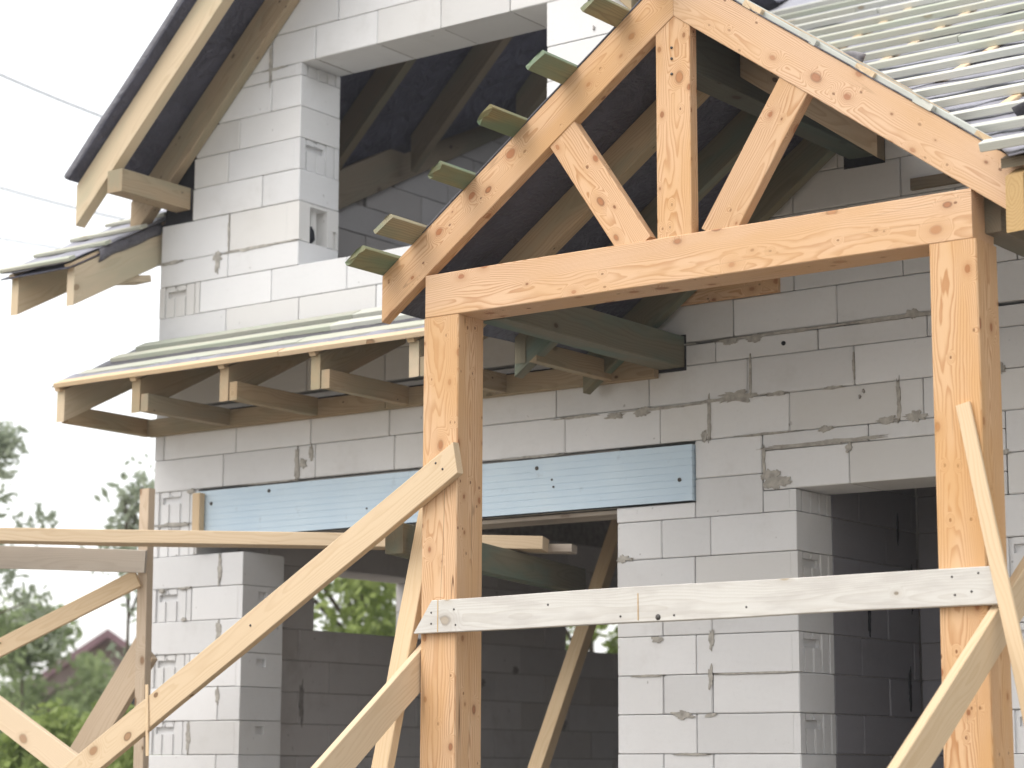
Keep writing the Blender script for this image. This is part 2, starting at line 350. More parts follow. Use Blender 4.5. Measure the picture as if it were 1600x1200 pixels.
# ------------------------------------------------------------------ the house
TH = .365
house = empty('house', (4, 4, GZ), 'unfinished two-storey house of pale grey aerated concrete blocks with open window holes', 'house')
GR_U = [0, .13, .19, .36, .45, .63, .69, .86, .90, 1]
GR_D = [0, -.014, -.004, -.013, -.004, -.014, -.004, -.012, 0]
def grip_cells(put, W, H, slot=True):
    """ribbed end of a block: put(u0,u1,v0,v1,depth) boxes; tongue-and-groove ribs with a hand slot"""
    for i in range(9):
        u0, u1 = GR_U[i]*W, GR_U[i+1]*W; d = GR_D[i]
        if slot and 2 <= i <= 4:
            put(u0, u1, 0, H*.62, d); put(u0, u1, H*.62, H*.84, -.032); put(u0, u1, H*.84, H, d-.004)
        else: put(u0, u1, 0, H, d)
    if slot: put(.40*W-.0, .43*W, H*.845, H*.90, -.002)
def block(par, x0, x1, z0, z1, y0=0., y1=TH, mat=AAC, grip=None, gap=.0018, ch=.0035, name='block'):
    V = []; Fs = []; j = random.uniform(-.0022, .0012); gx = gap+random.random()*.0012
    ch = random.uniform(.0025, .006)
    a, b, c, d = x0+gx, x1-gx, z0+gap, z1-gap*.8
    if grip == 'front':
        chamfer_box(a, b, y0+.036, y1, c, d, ch, V, Fs); mb = MB()
        grip_cells(lambda u0, u1, v0, v1, dp: mb.box(a+u0, a+u1, y0-dp, y0+.04, c+v0, c+v1), b-a, d-c)
        n = len(V); V += mb.V; Fs += [tuple(n+i for i in f) for f in mb.F]
    elif grip == 'niche':
        chamfer_box(a, b-.096, y0+j, y1, c, d, ch, V, Fs); mb = MB(); D = y1-y0-.004; H = d-c
        for u0, u1, v0, v1, dp in ((0, .27, 0, 1, 0), (.27, .45, 0, .92, -.09), (.45, .58, 0, .92, -.05), (.58, .72, 0, .92, -.09), (.27, .72, .92, 1, -.003), (.72, .86, 0, 1, 0), (.86, .95, 0, .45, -.02), (.86, .95, .45, 1, 0), (.95, 1, 0, 1, 0)):
            mb.box(b-.1, b+dp, y0+j+.002+u0*D, y0+j+.002+u1*D, c+v0*H, c+v1*H)
        n = len(V); V += mb.V; Fs += [tuple(n+i for i in f) for f in mb.F]
    elif grip == 'pocket':
        chamfer_box(a, b-.036, y0+j, y1, c, d, ch, V, Fs); mb = MB(); D = y1-y0-.004; H = d-c
        for u0, u1, v0, v1, dp in ((0, .38, 0, 1, 0), (.38, .60, 0, .60, 0), (.38, .60, .60, .84, -.03), (.38, .60, .84, 1, -.002), (.60, 1, 0, 1, 0)):
            mb.box(b-.04, b+dp, y0+j+.002+u0*D, y0+j+.002+u1*D, c+v0*H, c+v1*H)
        n = len(V); V += mb.V; Fs += [tuple(n+i for i in f) for f in mb.F]
    elif grip == 'right' or grip == 'rightflat':
        chamfer_box(a, b-.036, y0+j, y1, c, d, ch, V, Fs); mb = MB()
        grip_cells(lambda u0, u1, v0, v1, dp: mb.box(b-.04, b+dp, y0+j+.002+u0, y0+j+.002+u1, c+v0, c+v1), y1-y0-.004, d-c, grip == 'right')
        n = len(V); V += mb.V; Fs += [tuple(n+i for i in f) for f in mb.F]
    else:
        chamfer_box(a, b, y0+j, y1+random.uniform(-.002, .002), c, d, ch, V, Fs, .001)
    me = mesh_from(name, V, Fs)
    bm = bmesh.new(); bm.from_mesh(me); bmesh.ops.recalc_face_normals(bm, faces=bm.faces)
    if grip == 'hand':                                        # plain cut end with a hand pocket
        pass
    bm.to_mesh(me); bm.free()
    return link(name, me, mat, par)
core = MB()
ROWS = []                                                     # (z0,z1,[(x0,x1,joints,{first/last flags})])
def seg(z0, z1, x0, x1, joints, first=None, last=None): ROWS.append((z0, z1, x0, x1, joints, first, last))
XR = 8.5
# piers of the ground floor, course by course from the floor up
for k in range(-1, 6):
    z0, z1 = k*.2, k*.2+.2
    if k % 2 == 0: seg(z0, z1, 0, .775, [.352], first='front', last='pocket')
    else: seg(z0, z1, 0, .775, [.59])
    seg(z0, z1, 3.453, 4.533, [3.935] if k % 2 == 0 else [3.735, 4.03], last='right' if k % 2 == 0 else None)
    if k % 2 == 0: seg(z0, z1, 5.48, 5.605, []); seg(z0, z1, 5.605, XR, [5.965, 6.57, 7.17, 7.77], first='front')
    else: seg(z0, z1, 5.48, XR, [6.08, 6.68, 7.28, 7.88])
seg(1.2, 1.4, 0, .386, [.362], first='front'); seg(1.4, 1.6, 0, .386, [.362], first='front')
seg(1.2, 1.281, 3.453, 3.94, []); seg(1.2, 1.4, 3.94, 4.34, []); seg(1.2, 1.31, 4.34, 4.533, [], last='rightflat')
seg(1.4, 1.6, 3.94, 4.34, []); seg(1.312, 1.515, 4.342, 5.66, [4.83, 5.33]); seg(1.515, 1.6, 4.342, 5.66, [4.94, 5.54])
seg(1.2, 1.312, 5.48, 5.66, []); seg(1.2, 1.4, 5.66, XR, [6.0, 6.57, 7.17]); seg(1.4, 1.6, 5.66, XR, [6.08, 6.68, 7.28])
seg(1.6, 1.8, 0, XR, [.59, 1.19, 1.33, 1.93, 2.53, 3.12, 3.73, 4.03, 4.5, 5.11, 5.24, 5.62, 5.98, 6.58, 7.18, 7.78])
seg(1.8, 2.0, 0, XR, [.08, .69, 1.29, 1.89, 2.48, 3.06, 3.66, 4.26, 4.87, 5.47, 6.07, 6.67, 7.27])
seg(2.0, 2.107, 0, XR, [.47, 1.07, 1.67, 2.27, 2.87, 3.47, 4.07, 4.67, 5.27, 5.87, 6.47])
XD = 3.06
seg(2.122, 2.32, XD, XR, [3.58, 4.18, 4.78, 5.38, 5.98, 6.58]); seg(2.32, 2.52, XD, XR, [3.34, 3.94, 4.54, 5.15, 5.75, 6.35])
seg(2.52, 2.72, XD, XR, [3.64, 4.24, 4.84, 5.44, 6.04]); seg(2.72, 2.92, XD, XR, [3.34, 3.94, 4.54, 5.15, 5.75, 6.35])
seg(2.92, 3.12, XD, XR, [3.6, 4.2, 4.8, 5.2, 5.8, 6.4])
seg(2.122, 2.31, 0, XD, [.65, 1.25, 1.85, 2.45]); seg(2.31, 2.5, 0, XD, [.35, .95, 1.55, 2.15, 2.75])
seg(2.5, 2.7, 0, XD, [.58, 1.175, 1.775, 2.37, 2.97]); seg(2.7, 2.9, 0, XD, [.352, .95, 1.55, 2.15, 2.75], first='front')
seg(2.9, 3.055, 0, 1.168, [.585]); seg(3.055, 3.3, 0, 1.166, [.59], last='rightniche')
seg(3.3, 3.5, .272, 1.166, [.86]); seg(3.5, 3.697, .274, 1.164, [.57], last='right')
seg(3.697, 3.893, .285, 1.164, [.66]); seg(3.893, 4.09, .47, 1.164, [.92]); seg(4.09, 4.165, .62, 1.164, [.912], last='rightflat')
seg(4.165, 4.375, .66, .912, []); seg(4.165, 4.375, .915, 3.2, [1.27, 1.76, 2.24, 2.74]); seg(4.375, 4.58, .88, 3.1, [1.45, 2.05, 2.65]); seg(4.58, 4.78, 1.07, 3.0, [1.75, 2.35])
for z0, z1, js in ((2.9, 3.1, []), (3.1, 3.3, []), (3.3, 3.5, [3.6, 4.2]), (3.5, 3.7, [3.3, 3.9]), (3.7, 3.905, [3.55]), (3.905, 4.165, [3.72])):
    seg(z0, z1, 2.996, XD if z0 < 3.1 else 7.72-z1, js)
wall = None
jobs = []
for z0, z1, x0, x1, js, fi, la in ROWS:
    core.box(x0+.1, x1-.1, .045, TH-.02, z0+.003, z1-.003)
    xs = [x0]+[j for j in js if x0 < j < x1]+[x1]
    for i in range(len(xs)-1):
        g_ = None
        if i == 0 and fi: g_ = fi
        if i == len(xs)-2 and la: g_ = la
        jobs.append((xs[i], xs[i+1], z0, z1, g_))
# plinth and the rest of the masonry that no picture edge shows
core.box(.004, .771, .004, TH-.004, GZ-.3, -.196); core.box(3.457, 4.529, .004, TH-.004, GZ-.3, -.196); core.box(5.484, XR, .004, TH-.004, GZ-.3, -.196)
core.prism([(1.2, .01, 4.77), (3.0, .01, 4.77), (2.083, .01, 5.7)], (0, TH-.02, 0))
core.box(6.9, XR, .01, TH-.01, 3.11, 3.2); core.box(3.1, 6.9, .01, TH-.01, 3.11, 3.22)
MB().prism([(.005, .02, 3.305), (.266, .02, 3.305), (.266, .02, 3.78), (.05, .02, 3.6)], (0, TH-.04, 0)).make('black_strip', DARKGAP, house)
wall = core.make('wall', MORTAR, house, label='front wall of pale aerated concrete blocks with thin dark joints')
for x0, x1, z0, z1, g_ in jobs:
    if g_ == 'rightniche':
        o = block(wall, x0, x1, z0, z1, grip='niche')
    else: o = block(wall, x0, x1, z0, z1, grip=g_)
# side, back and inner masonry
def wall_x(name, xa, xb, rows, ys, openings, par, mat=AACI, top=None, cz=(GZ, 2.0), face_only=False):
    """wall running along Y between xa and xb built of blocks; openings: (y0,y1,z0,z1)"""
    y0, y1 = ys; cm = MB()
    zs = sorted(set([cz[0], cz[1]]+[z for o in openings for z in o[2:]]))
    for z0, z1 in zip(zs[:-1], zs[1:]):
        cuts = sorted([(o[0], o[1]) for o in openings if o[2] <= z0+1e-6 and o[3] >= z1-1e-6]); y = y0
        for a, b in cuts+[(y1, y1)]:
            if a-y > .01: cm.box(xa+.008, xb-.008, y+.008, a-.008, z0, z1)
            y = b
    co = cm.make(name, MORTAR, par)
    for k, (z0, z1) in enumerate(rows):
        y = y0+(.3 if k % 2 else 0)-.6
        while y < y1:
            a, b = max(y, y0), min(y+.6, y1); y += .6
            if b-a < .03: continue
            parts = [(a, b)]
            for oy0, oy1, oz0, oz1 in openings:
                if oz0 < z1-.02 and oz1 > z0+.02:
                    parts = [q for p_ in parts for q in ((p_[0], min(p_[1], oy0)), (max(p_[0], oy1), p_[1])) if q[1]-q[0] > .03]
            for a2, b2 in parts:
                if top and z1 > top((a2+b2)/2)+.12: continue
                V = []; Fs = []; chamfer_box(xa+random.uniform(-.002, .002), xb+random.uniform(-.003, .003), a2+.002, b2-.002, z0+.002, z1-.002, .004, V, Fs)
                me = mesh_from('block', V, Fs); bm = bmesh.new(); bm.from_mesh(me); bmesh.ops.recalc_face_normals(bm, faces=bm.faces); bm.to_mesh(me); bm.free()
                link('block', me, mat, co)
    return co
W1, W2 = (1.11, 2.38, .8, 1.205), (3.94, 5.2, .8, 1.205)
DEP = 9.6
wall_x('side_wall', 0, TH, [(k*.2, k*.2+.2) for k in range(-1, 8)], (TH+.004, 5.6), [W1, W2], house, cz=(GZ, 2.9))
SL = .53
zt = lambda y: 2.915+SL*(y+.69)                              # top of the main rafters
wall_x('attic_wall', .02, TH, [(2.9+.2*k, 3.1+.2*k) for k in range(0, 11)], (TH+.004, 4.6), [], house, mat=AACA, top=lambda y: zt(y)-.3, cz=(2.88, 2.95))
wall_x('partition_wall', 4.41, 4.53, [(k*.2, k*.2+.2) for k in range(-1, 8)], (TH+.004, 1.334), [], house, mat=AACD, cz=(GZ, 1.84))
m = MB()                                                      # hidden inner partition behind the door, as blocks across
pw = MB().box(4.54, XR, 1.345, 1.45, GZ, 1.84).make('partition_wall', MORTAR, house)
for k in range(-1, 8):
    x = 4.53-(.3 if k % 2 else 0)
    while x < 5.7:
        a, b = max(x, 4.535), x+.6; x += .6
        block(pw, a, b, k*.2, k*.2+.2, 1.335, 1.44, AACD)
for z in (.8,):                                               # pale lintels over the side windows
    for W_ in (W1, W2): MB().box(.03, TH-.02, W_[0]-.1, W_[1]+.1, 1.206, 1.30).make('window_lintel', CONC, house)
hid = MB()
hid.box(0, TH, 5.6, DEP, GZ, 3.2); hid.box(0, XR, DEP-.3, DEP, GZ, -.3); hid.box(0, 1.2, DEP-.3, DEP, -.3, 3.4); hid.box(3.8, 5, DEP-.3, DEP, -.3, 3.4); hid.box(7.4, XR, DEP-.3, DEP, -.3, 3.4); hid.box(1.2, 7.4, DEP-.3, DEP, 1.3, 3.4); hid.box(XR-.3, XR, TH, DEP-.3, GZ, 2.9)  # unseen rear wall; openings left in it to bring daylight into the rooms
hid.make('rear_wall', CONC, house)
MB().box(TH+.01, XR-.31, TH+.01, DEP-.31, 1.86, 2.02).make('floor_slab', CONC, house)
MB().box(TH+.01, XR-.31, TH+.01, DEP-.31, -1.3, -1.12).make('floor_slab', CONC, house)
MB().prism([(.03, .4, 2.9), (.03, 9.2, 2.9), (.03, 9.2, 3.2), (.03, 5.2, 5.75), (.03, .4, zt(.4)-.26)], (TH-.06, 0, 0)).make('gable_wall', MORTAR, house)
for ya, za, yb, zb in ((.4, 3.2, 3.6, 4.9), (6.0, 5.2, 9.2, 3.2)):  # unseen right gable in two halves, gap added to brighten the attic
    MB().prism([(XR-.3, ya, 2.8), (XR-.3, yb, 2.8), (XR-.3, yb, zb), (XR-.3, ya, za)], (.28, 0, 0)).make('gable_wall', MORTAR, house)
# steel-grey lintel over the wide opening, plus the underside board
MB().box(.775, 3.453, .03, TH-.02, 1.285, 1.6).make('lintel', CONC, house)
board('lintel_board', (2.2, .16, 1.268), (3.452, .16, 1.268), .22, .022, (0, 1, 0), PINEG, house)
# blue foam strip over the wide opening
fm = MB(); nb = 8
for i in range(nb):
    z0 = 1.287+(1.583-1.287)*i/nb; z1 = 1.287+(1.583-1.287)*(i+1)/nb
    for xa, xb in ((.388, 2.05), (2.0515, 3.936)):
        fm.box(xa, xb, -.022, .03, z0+.002, z1-.002)
fm.box(.392, 3.93, -.0195, .028, 1.289, 1.581)
foam = fm.make('insulation_panel', FOAM, house, label='light blue foam board with fine horizontal grooves over the wide opening')
for x, z in ((.52, 1.50), (.99, 1.545), (2.12, 1.545), (2.95, 1.53), (3.86, 1.40), (3.05, 1.46), (3.06, 1.42), (1.75, 1.39)):
    r_ = .011 if x not in (3.05, 3.06, 1.75) else .006
    tube('washer', [(x, -.026, z), (x, -.018, z)], r_, NAIL, foam, 8)
# mortar smears: irregular lips of mortar squeezed out of the joints
SMN = [0]
def smear(cx, cz, w_, h_, y=-.003, vert=False, mat=SMEAR, x=None, th=.005):
    SMN[0] += 1; th = .004+.00011*SMN[0] if x is None else th
    n = 44; sd = random.random()*90; pts = []
    for i in range(n):
        t = 2*math.pi*i/n; f = 1+.55*noise.noise((math.cos(t)*1.7+sd, math.sin(t)*1.7, sd))+.45*noise.noise((math.cos(t)*4+sd, math.sin(t)*4, 1))+.4*noise.noise((math.cos(t)*11+sd, math.sin(t)*11, 7))
        a, b = cx+math.cos(t)*w_/2*f, cz+math.sin(t)*h_/2*f
        pts.append((a, y-th/2, b) if x is None else (x-th/2, a, b))
    MB().prism(pts, (0, th, 0) if x is None else (th, 0, 0)).make('mortar_smear', mat, wall)
for a in ((.36, .11, .03, .18), (.355, .30, .0, .0), (.59, .35, .03, .09), (.585, .73, .035, .12), (.585, 1.1, .03, .17), (.585, 1.12, .02, .1),
          (4.40, 1.37, .12, .10), (4.44, 1.35, .16, .05), (4.02, .13+.25, .03, .1), (3.86, .195, .12, .04), (4.02, .195, .06, .02), (4.03, .57, .03, .09), (3.70, .585, .06, .03),
          (4.20, 1.81, .2, .06), (4.08, 1.80, .3, .02), (4.42, 1.80, .14, .02), (3.75, 1.79, .5, .014), (4.75, 1.80, .1, .015), (4.03, 1.7, .018, .2), (5.11, 1.7, .02, .18), (5.2, 1.615, .12, .05),
          (4.6, 1.525, .5, .02), (4.85, 1.53, .3, .025), (4.35, 1.45, .014, .2), (4.83, 1.49, .04, .04), (3.2, 1.79, .25, .015), (3.45, 1.775, .1, .03),
          (4.55, 2.113, .9, .016), (5.2, 2.113, .7, .02), (4.3, 2.10, .08, .04), (4.15, 2.1, .1, .03), (5.2, 2.125, .07, .04), (3.7, 2.113, .4, .014),
          (1.19, 1.7, .035, .2), (1.235, 1.69, .06, .05), (1.3, 1.75, .03, .08), (.09, 3.052, .2, .022), (.75, 3.055, .3, .018), (.5, 3.04, .06, .06), (.5, 2.98, .03, .09), (.98, 3.057, .35, .012), (.59, 3.17, .012, .2),
          (.91, 4.2, .022, .2), (.95, 4.163, .16, .012), (3.9, .0, .2, .012), (4.3, .4, .5, .01), (3.65, .4, .2, .01), (3.5, 1.01, .08, .03),
          (3.62, 1.78, .08, .05), (4.0, 1.62, .03, .05), (4.36, 1.60, .3, .012), (4.7, 1.595, .08, .03), (5.05, 1.61, .1, .03), (2.3, 1.595, .3, .016), (2.9, 1.597, .5, .014), (1.0, 1.597, .4, .012), (3.6, 2.0, .1, .014), (4.28, 1.9, .012, .18), (4.87, 1.9, .01, .1), (5.6, 2.1, .08, .05), (5.64, 1.8, .06, .05), (5.62, 1.4, .1, .03),
          (.2, 1.395, .3, .02), (.3, 1.0, .1, .014), (.33, 1.59, .06, .03), (.3, .81, .04, .02), (.1, .99, .05, .02)):
    if a[2] > 0: smear(*a)
for y_, z_, w_, h_, x_ in ((1.0, .33, .05, .3, TH+.004), (2.65, .62, .06, .08, TH+.004), (2.9, .52, .1, .08, TH+.004), (3.3, .62, .1, .06, TH+.004), (3.9, .25, .1, .1, TH+.004),
                           (1.2, .35, .04, .25, 4.535), (1.25, .9, .03, .3, 4.535), (.75, .7, .03, .2, 4.535), (1.1, 1.2, .025, .2, 4.535)):
    smear(y_, z_, w_*.7, h_*.8, mat=MORTAR if x_ < 1 else DARKGAP, x=x_)
tube('foam_plug', [(1.11, .14, 3.065), (1.115, .145, 3.09), (1.112, .145, 3.14), (1.115, .14, 3.17)], [.022, .04, .038, .024], FOAMB, wall, 9)
tube('drill_hole', [(4.475, -.004, 2.055), (4.475, .002, 2.055)], .012, DARKGAP, wall, 10)
for x, z in ((4.92, 1.765), (4.9, 1.74), (1.0, 4.46), (3.32, 3.95)): smear(x, z, .011, .02, mat=MORTAR)
# ------------------------------------------------------------------ dormer gable roof (45 degrees)
XRD = 2.083
def dorm(x): return 3.69+(x if x < XRD else 2*XRD-x)
vy = lambda x: min(5.1 if x < XRD else .9, max(.05, ((x if x < XRD else 2*XRD-x)+.4)/.53+(.3 if x < XRD else 0)))
droof = sheet('gable_roof', lambda u, v: (u, (-.62 if u < XRD+.01 else -.09)+(vy(u)+(.62 if u < XRD+.01 else .09))*v, dorm(u)+.012), lin(-.20, XRD, 18)+lin(XRD+.02, 4.55, 16), lin(0, 1, 14), MEMBD, house, .008, .012, 3, label='steep gable roof of timber rafters under dark membrane')
r2 = math.sqrt(.5)
def rake(y, t, mat, name, x0, c0=3.415, w_=.184, xe=XRD, side=1):
    c = c0+w_*.5/r2
    if side == 1: A = (x0, y, c+x0); B = (xe, y, c+xe)
    else: A = (2*XRD-x0, y, c+x0); B = (2*XRD-xe, y, c+xe)
    return board(name, A, B, w_, t, (-side*1, 0, 1), mat, droof, skA=side*0+1.0, skB=1.0, nseg=10)
rake(-.55+.04, .08, TREATL, 'barge_rafter', -.19+.0); rake(-.042, .075, TREAT, 'rafter', -.2)
rake(-.042, .075, TREAT, 'rafter', .55, side=-1)
for y in (1.13, 1.81, 2.5): rake(y+.03, .07, DARKW, 'rafter', {1.13: .25, 1.81: .56, 2.5: .95}[y])
for y in (.45,): rake(y+.03, .07, DARKW, 'rafter', .1)
board('outrigger', (.198, -.60, 3.44), (.198, .02, 3.44), .14, .125, (0, 0, 1), TREAT, droof)
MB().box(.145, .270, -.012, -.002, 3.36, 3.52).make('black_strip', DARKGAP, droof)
# rolled edge of the membrane over the barge rafter
sheet('membrane_edge', lambda u, v: (u-.035-.05*math.sin(v*2.6)-.01*noise.noise((u*4, v, 0)), -.60+.10*v-.03*math.sin(v*3.1), dorm(u)+.055-.045*math.cos(v*3.1)+.01*noise.noise((u*5, 2, v))),
      lin(-.185, 1.4, 30), lin(0, 1, 9), MEMB, droof, .006)
# ------------------------------------------------------------------ main roof (eaves along the front)
LV = lambda y: (4.953+(3.437-zt(y)-.01)/.7206) if y < .06 else max(XRD, 2*XRD+.4-.53*y-.55*min(1, max(0, (y-.06)/.6)))
ys_r = lin(-1.9, 5.2, 60)
mroof = sheet('main_roof', lambda u, v: (LV(u)+(8.95-LV(u))*v, u, zt(u)+.008), ys_r, [0, .03]+lin(.06, 1, 34), MEMBL, house, .006, .026, 4.5, label='wide roof slope of bare battens over grey membrane')
sheet('rear_roof', lambda u, v: (-.65+9.6*v, u, zt(5.2)+.02-SL*(u-5.2)), lin(5.19, 10.2, 10), lin(0, 1, 10), MEMB, house, .01)
sheet('roof_membrane', lambda u, v: (-.64+(max(-.03, .53*u-.42)+.64)*v, u, zt(u)+.012), lin(-.74, 5.2, 40), lin(0, 1, 14), MEMBD, house, .008, .008, 4)
sl_len = math.sqrt(1+SL*SL); ndir = Vector((0, -SL, 1)).normalized()
i = 0; y = -1.9
while y < 3.6:
    x0 = LV(y)-.15; zz_ = zt(y)+.03
    if i == 0: x0 = 6.44
    cuts = [x0]; xx = x0+random.uniform(.7, 3.0)
    while xx < 8.6: cuts.append(xx); xx += 3.0
    cuts.append(8.95)
    for a, b in zip(cuts[:-1], cuts[1:]):
        dz = random.uniform(-.003, .003)
        board('batten', (a+.003, y+random.uniform(-.004, .004), zz_+.02+dz), (b-.003, y+random.uniform(-.004, .004), zz_+.02+dz), .062, .036, (0, 1, SL), BATT2 if random.random() < .35 else BATT, mroof, nseg=5, wob=.003)
    y += .385/sl_len; i += 1
for x in (6.06, 6.56, 7.36, 8.16, 8.86, 5.36, 4.6, 3.9):
    y0 = -1.88 if x > 6.4 else max(-1.85, next((yy for yy in lin(-1.9, 4, 200) if LV(yy) < x-.06), 4))
    if y0 > 3.3: continue
    board('counter_batten', (x+.1, y0, zt(y0)+.017), (x+.1, 3.6, zt(3.6)+.017), .05, .026, (1, 0, 0), PINE, mroof, nseg=3)
    if x > 6.4: board('rafter', (x, -1.87, zt(-1.87)-.205), (x, 3.6, zt(3.6)-.205), .2, .075, (0, 0, 1), YELLOW if x == 6.56 else TREAT, mroof, skA=SL, skB=SL, nseg=8, wob=.004)
MB().prism([(6.50, -1.855, 2.235), (6.50, .0, zt(0)-.06), (6.50, .0, zt(0)-.02), (6.50, -1.855, 2.275)], (.5, 0, 0)).make('packing_board', DARKW, mroof)
# folded ends of grey membrane at the valley
sheet('membrane_flap', lambda u, v: (4.66+.62*u+.05*v, -.22-.42*u-.05*v, 3.47-.27*u+.012*math.sin(u*9)+.03*v), lin(0, 1, 16), lin(-1, 1, 7), FLAP, mroof, .006, .008, 6)
sheet('membrane_flap', lambda u, v: (6.42+.22*u, -1.50-.05*v, 2.55+.035*math.sin(u*3.1)+.02*v-.04*u), lin(0, 1, 12), lin(-1, 1, 6), MEMB, mroof, .006, .006, 6)
# ------------------------------------------------------------------ left verge of the main roof
vroof = sheet('verge_roof', lambda u, v: (-.63+.6*v, u, zt(u)+.055), lin(-.75, .4, 12), lin(0, 1, 6), MEMBL, house, .006, .012, 7, label='projecting corner of the main roof with two rafter tails')
for x in (-.06, -.562):
    board('rafter', (x, -.69, zt(-.69)-.117), (x, 1.6 if x > -.1 else .6, zt(1.6 if x > -.1 else .6)-.117), .208, .062, (0, 0, 1), TREATL, vroof, skA=SL, skB=SL, nseg=8)
    board('counter_batten', (x, -.72, zt(-.72)+.02), (x, .4, zt(.4)+.02), .045, .03, (1, 0, 0), PINE, vroof, nseg=3)
for y in (-.74, -.45, -.15, .15): board('batten', (-.67+(.02 if y > -.7 else 0), y, zt(y)+.075), (-.0 if y < 0 else -.1, y, zt(y)+.072), .06, .022, (0, 1, SL), BATT2, vroof, nseg=3)
board('soffit_joist', (-.15, -.36, 2.905), (-.12, -.03, 2.965), .045, .16, (0, 0, 1), TREATL, vroof)
sheet('membrane_edge', lambda u, v: (-.028+.016*math.sin(v*3), u, zt(u)+.045-.075*v-.012*noise.noise((u*7, 0, 0))), lin(-.50, .02, 16), lin(0, 1, 5), MEMB, vroof, .006, .006, 9)
sheet('membrane_edge', lambda u, v: (-.10-.42*v, u, zt(u)+.04-.05*math.sin(v*3.1)), lin(-.62, -.42, 5), lin(0, 1, 8), MEMB, vroof, .006, .01, 9)
# attic rafter lying on the side wall
board('attic_rafter', (.405, TH+.02, zt(TH)-.16), (.405, 4.7, zt(4.7)-.16-.1), .24, .07, (0, 0, 1), DARKW, house, nseg=8)
# ------------------------------------------------------------------ pent roof over the ground floor window
PS = .5; pz = lambda y: 2.155+PS*(y+.74)
pent = sheet('pent_roof', lambda u, v: (-.10+3.52*v, u, pz(u)+.028), lin(-.775, -.004, 8), lin(0, 1, 40), MEMB, house, .006, .012, 5, label='narrow lean-to roof of rafters and battens along the front wall')
for i, x in enumerate((-.052, .585, 1.29, 1.975, 2.665, 3.36)):
    m_ = (TREATL, TREAT, TREAT, TREAT, TREATL, TREATG)[i]
    board('rafter', (x, -.74, pz(-.74)-.098), (x, -.004, pz(-.004)-.098), .175, .066, (0, 0, 1), m_, pent, skA=PS, skB=PS)
    board('counter_batten', (x-.005, -.765, pz(-.765)+.012), (x-.005, -.01, pz(-.01)+.012), .045, .026, (1, 0, 0), PINE, pent, nseg=3)
    xj = x+.068 if 0 < i < 5 else x+(.0 if i == 0 else .07)
    y_j = -.70 if i == 0 else -.735
    board('soffit_joist', (xj, y_j, 2.012), (xj, -.048 if i else -.003, 2.012), .105, .058 if i else .06, (0, 0, 1), TREAT, pent)
for a, b in ((-.022, 1.9), (1.9, 3.726)): board('ledger', (a+.002, -.026, 2.004), (b-.002, -.026, 2.004), .108, .048, (0, 0, 1), TREAT, pent)
for y, w_ in ((-.765, .07), (-.60, .085), (-.33, .09), (-.13, .1)):
    x0 = {-.765: -.06, -.60: -.02, -.33: -.03, -.13: -.02}[y]; xx = x0
    for a, b in ((x0, 1.75), (1.75, 3.42)):
        board('batten', (a+.002, y, pz(y)+.045), (b-.002, y+random.uniform(-.006, .006), pz(y)+.045), w_, .03, (0, 1, PS), PINE if y == -.765 else random.choice((BATT, BATT2)), pent, nseg=10, wob=.003)
sheet('membrane_edge', lambda u, v: (u, -.785+.16*v, pz(-.785+.16*v)+.052+.012*noise.noise((u*6, v*2, 5))), lin(-.06, 3.4, 80), lin(0, 1, 5), MEMBL, pent, .004, .012, 7)
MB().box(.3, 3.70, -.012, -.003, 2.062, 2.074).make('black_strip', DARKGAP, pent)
# ------------------------------------------------------------------ the timber porch
CX = 4.953; K = .7206; PF = -1.78
porch = empty('porch', (CX, -.9, GZ), 'new orange larch porch with two square posts and an open gable truss', 'porch')
for x in (3.664, 6.248):
    board('post', (x, PF+.099, GZ-.1), (x, PF+.099, 1.995), .204, .196, (1, 0, 0), LARCH2, porch, ch=.005, nseg=8)
board('tie_beam', (3.572, PF+.1, 2.098), (6.336, PF+.1, 2.098), .204, .2, (0, 0, 1), LARCH, porch, ch=.004, nseg=8)
a_ = math.atan(K); ca = math.cos(a_)
zlow = lambda x: 3.193-K*abs(x-CX)                            # underside of the barge boards
BW = .184; hv_ = BW/ca/2
board('barge_board', (3.308, PF+.031, zlow(3.308)+hv_), (CX-.001, PF+.031, zlow(CX-.001)+hv_), BW, .062, (-K, 0, 1), LARCH, porch, skA=K, skB=K, nseg=8)
board('barge_board', (6.57, PF+.031, zlow(6.57)+hv_), (CX+.001, PF+.031, zlow(CX+.001)+hv_), BW, .062, (K, 0, 1), LARCH, porch, skA=K, skB=K, nseg=8)
board('king_post', (4.944, PF+.034, 2.195), (4.944, PF+.034, 3.24), .178, .058, (1, 0, 0), LARCH, porch)
for A, B in (((4.750, 2.17), (4.32, 2.80)), ((5.150, 2.17), (5.562, 2.80))):
    A = Vector((A[0], PF+.034, A[1])); B = Vector((B[0], PF+.034, B[1])); s_n = 1 if B.x > A.x else -1
    board('strut', A, B, .165, .056, (1, 0, .6*-s_n), LARCH, porch)
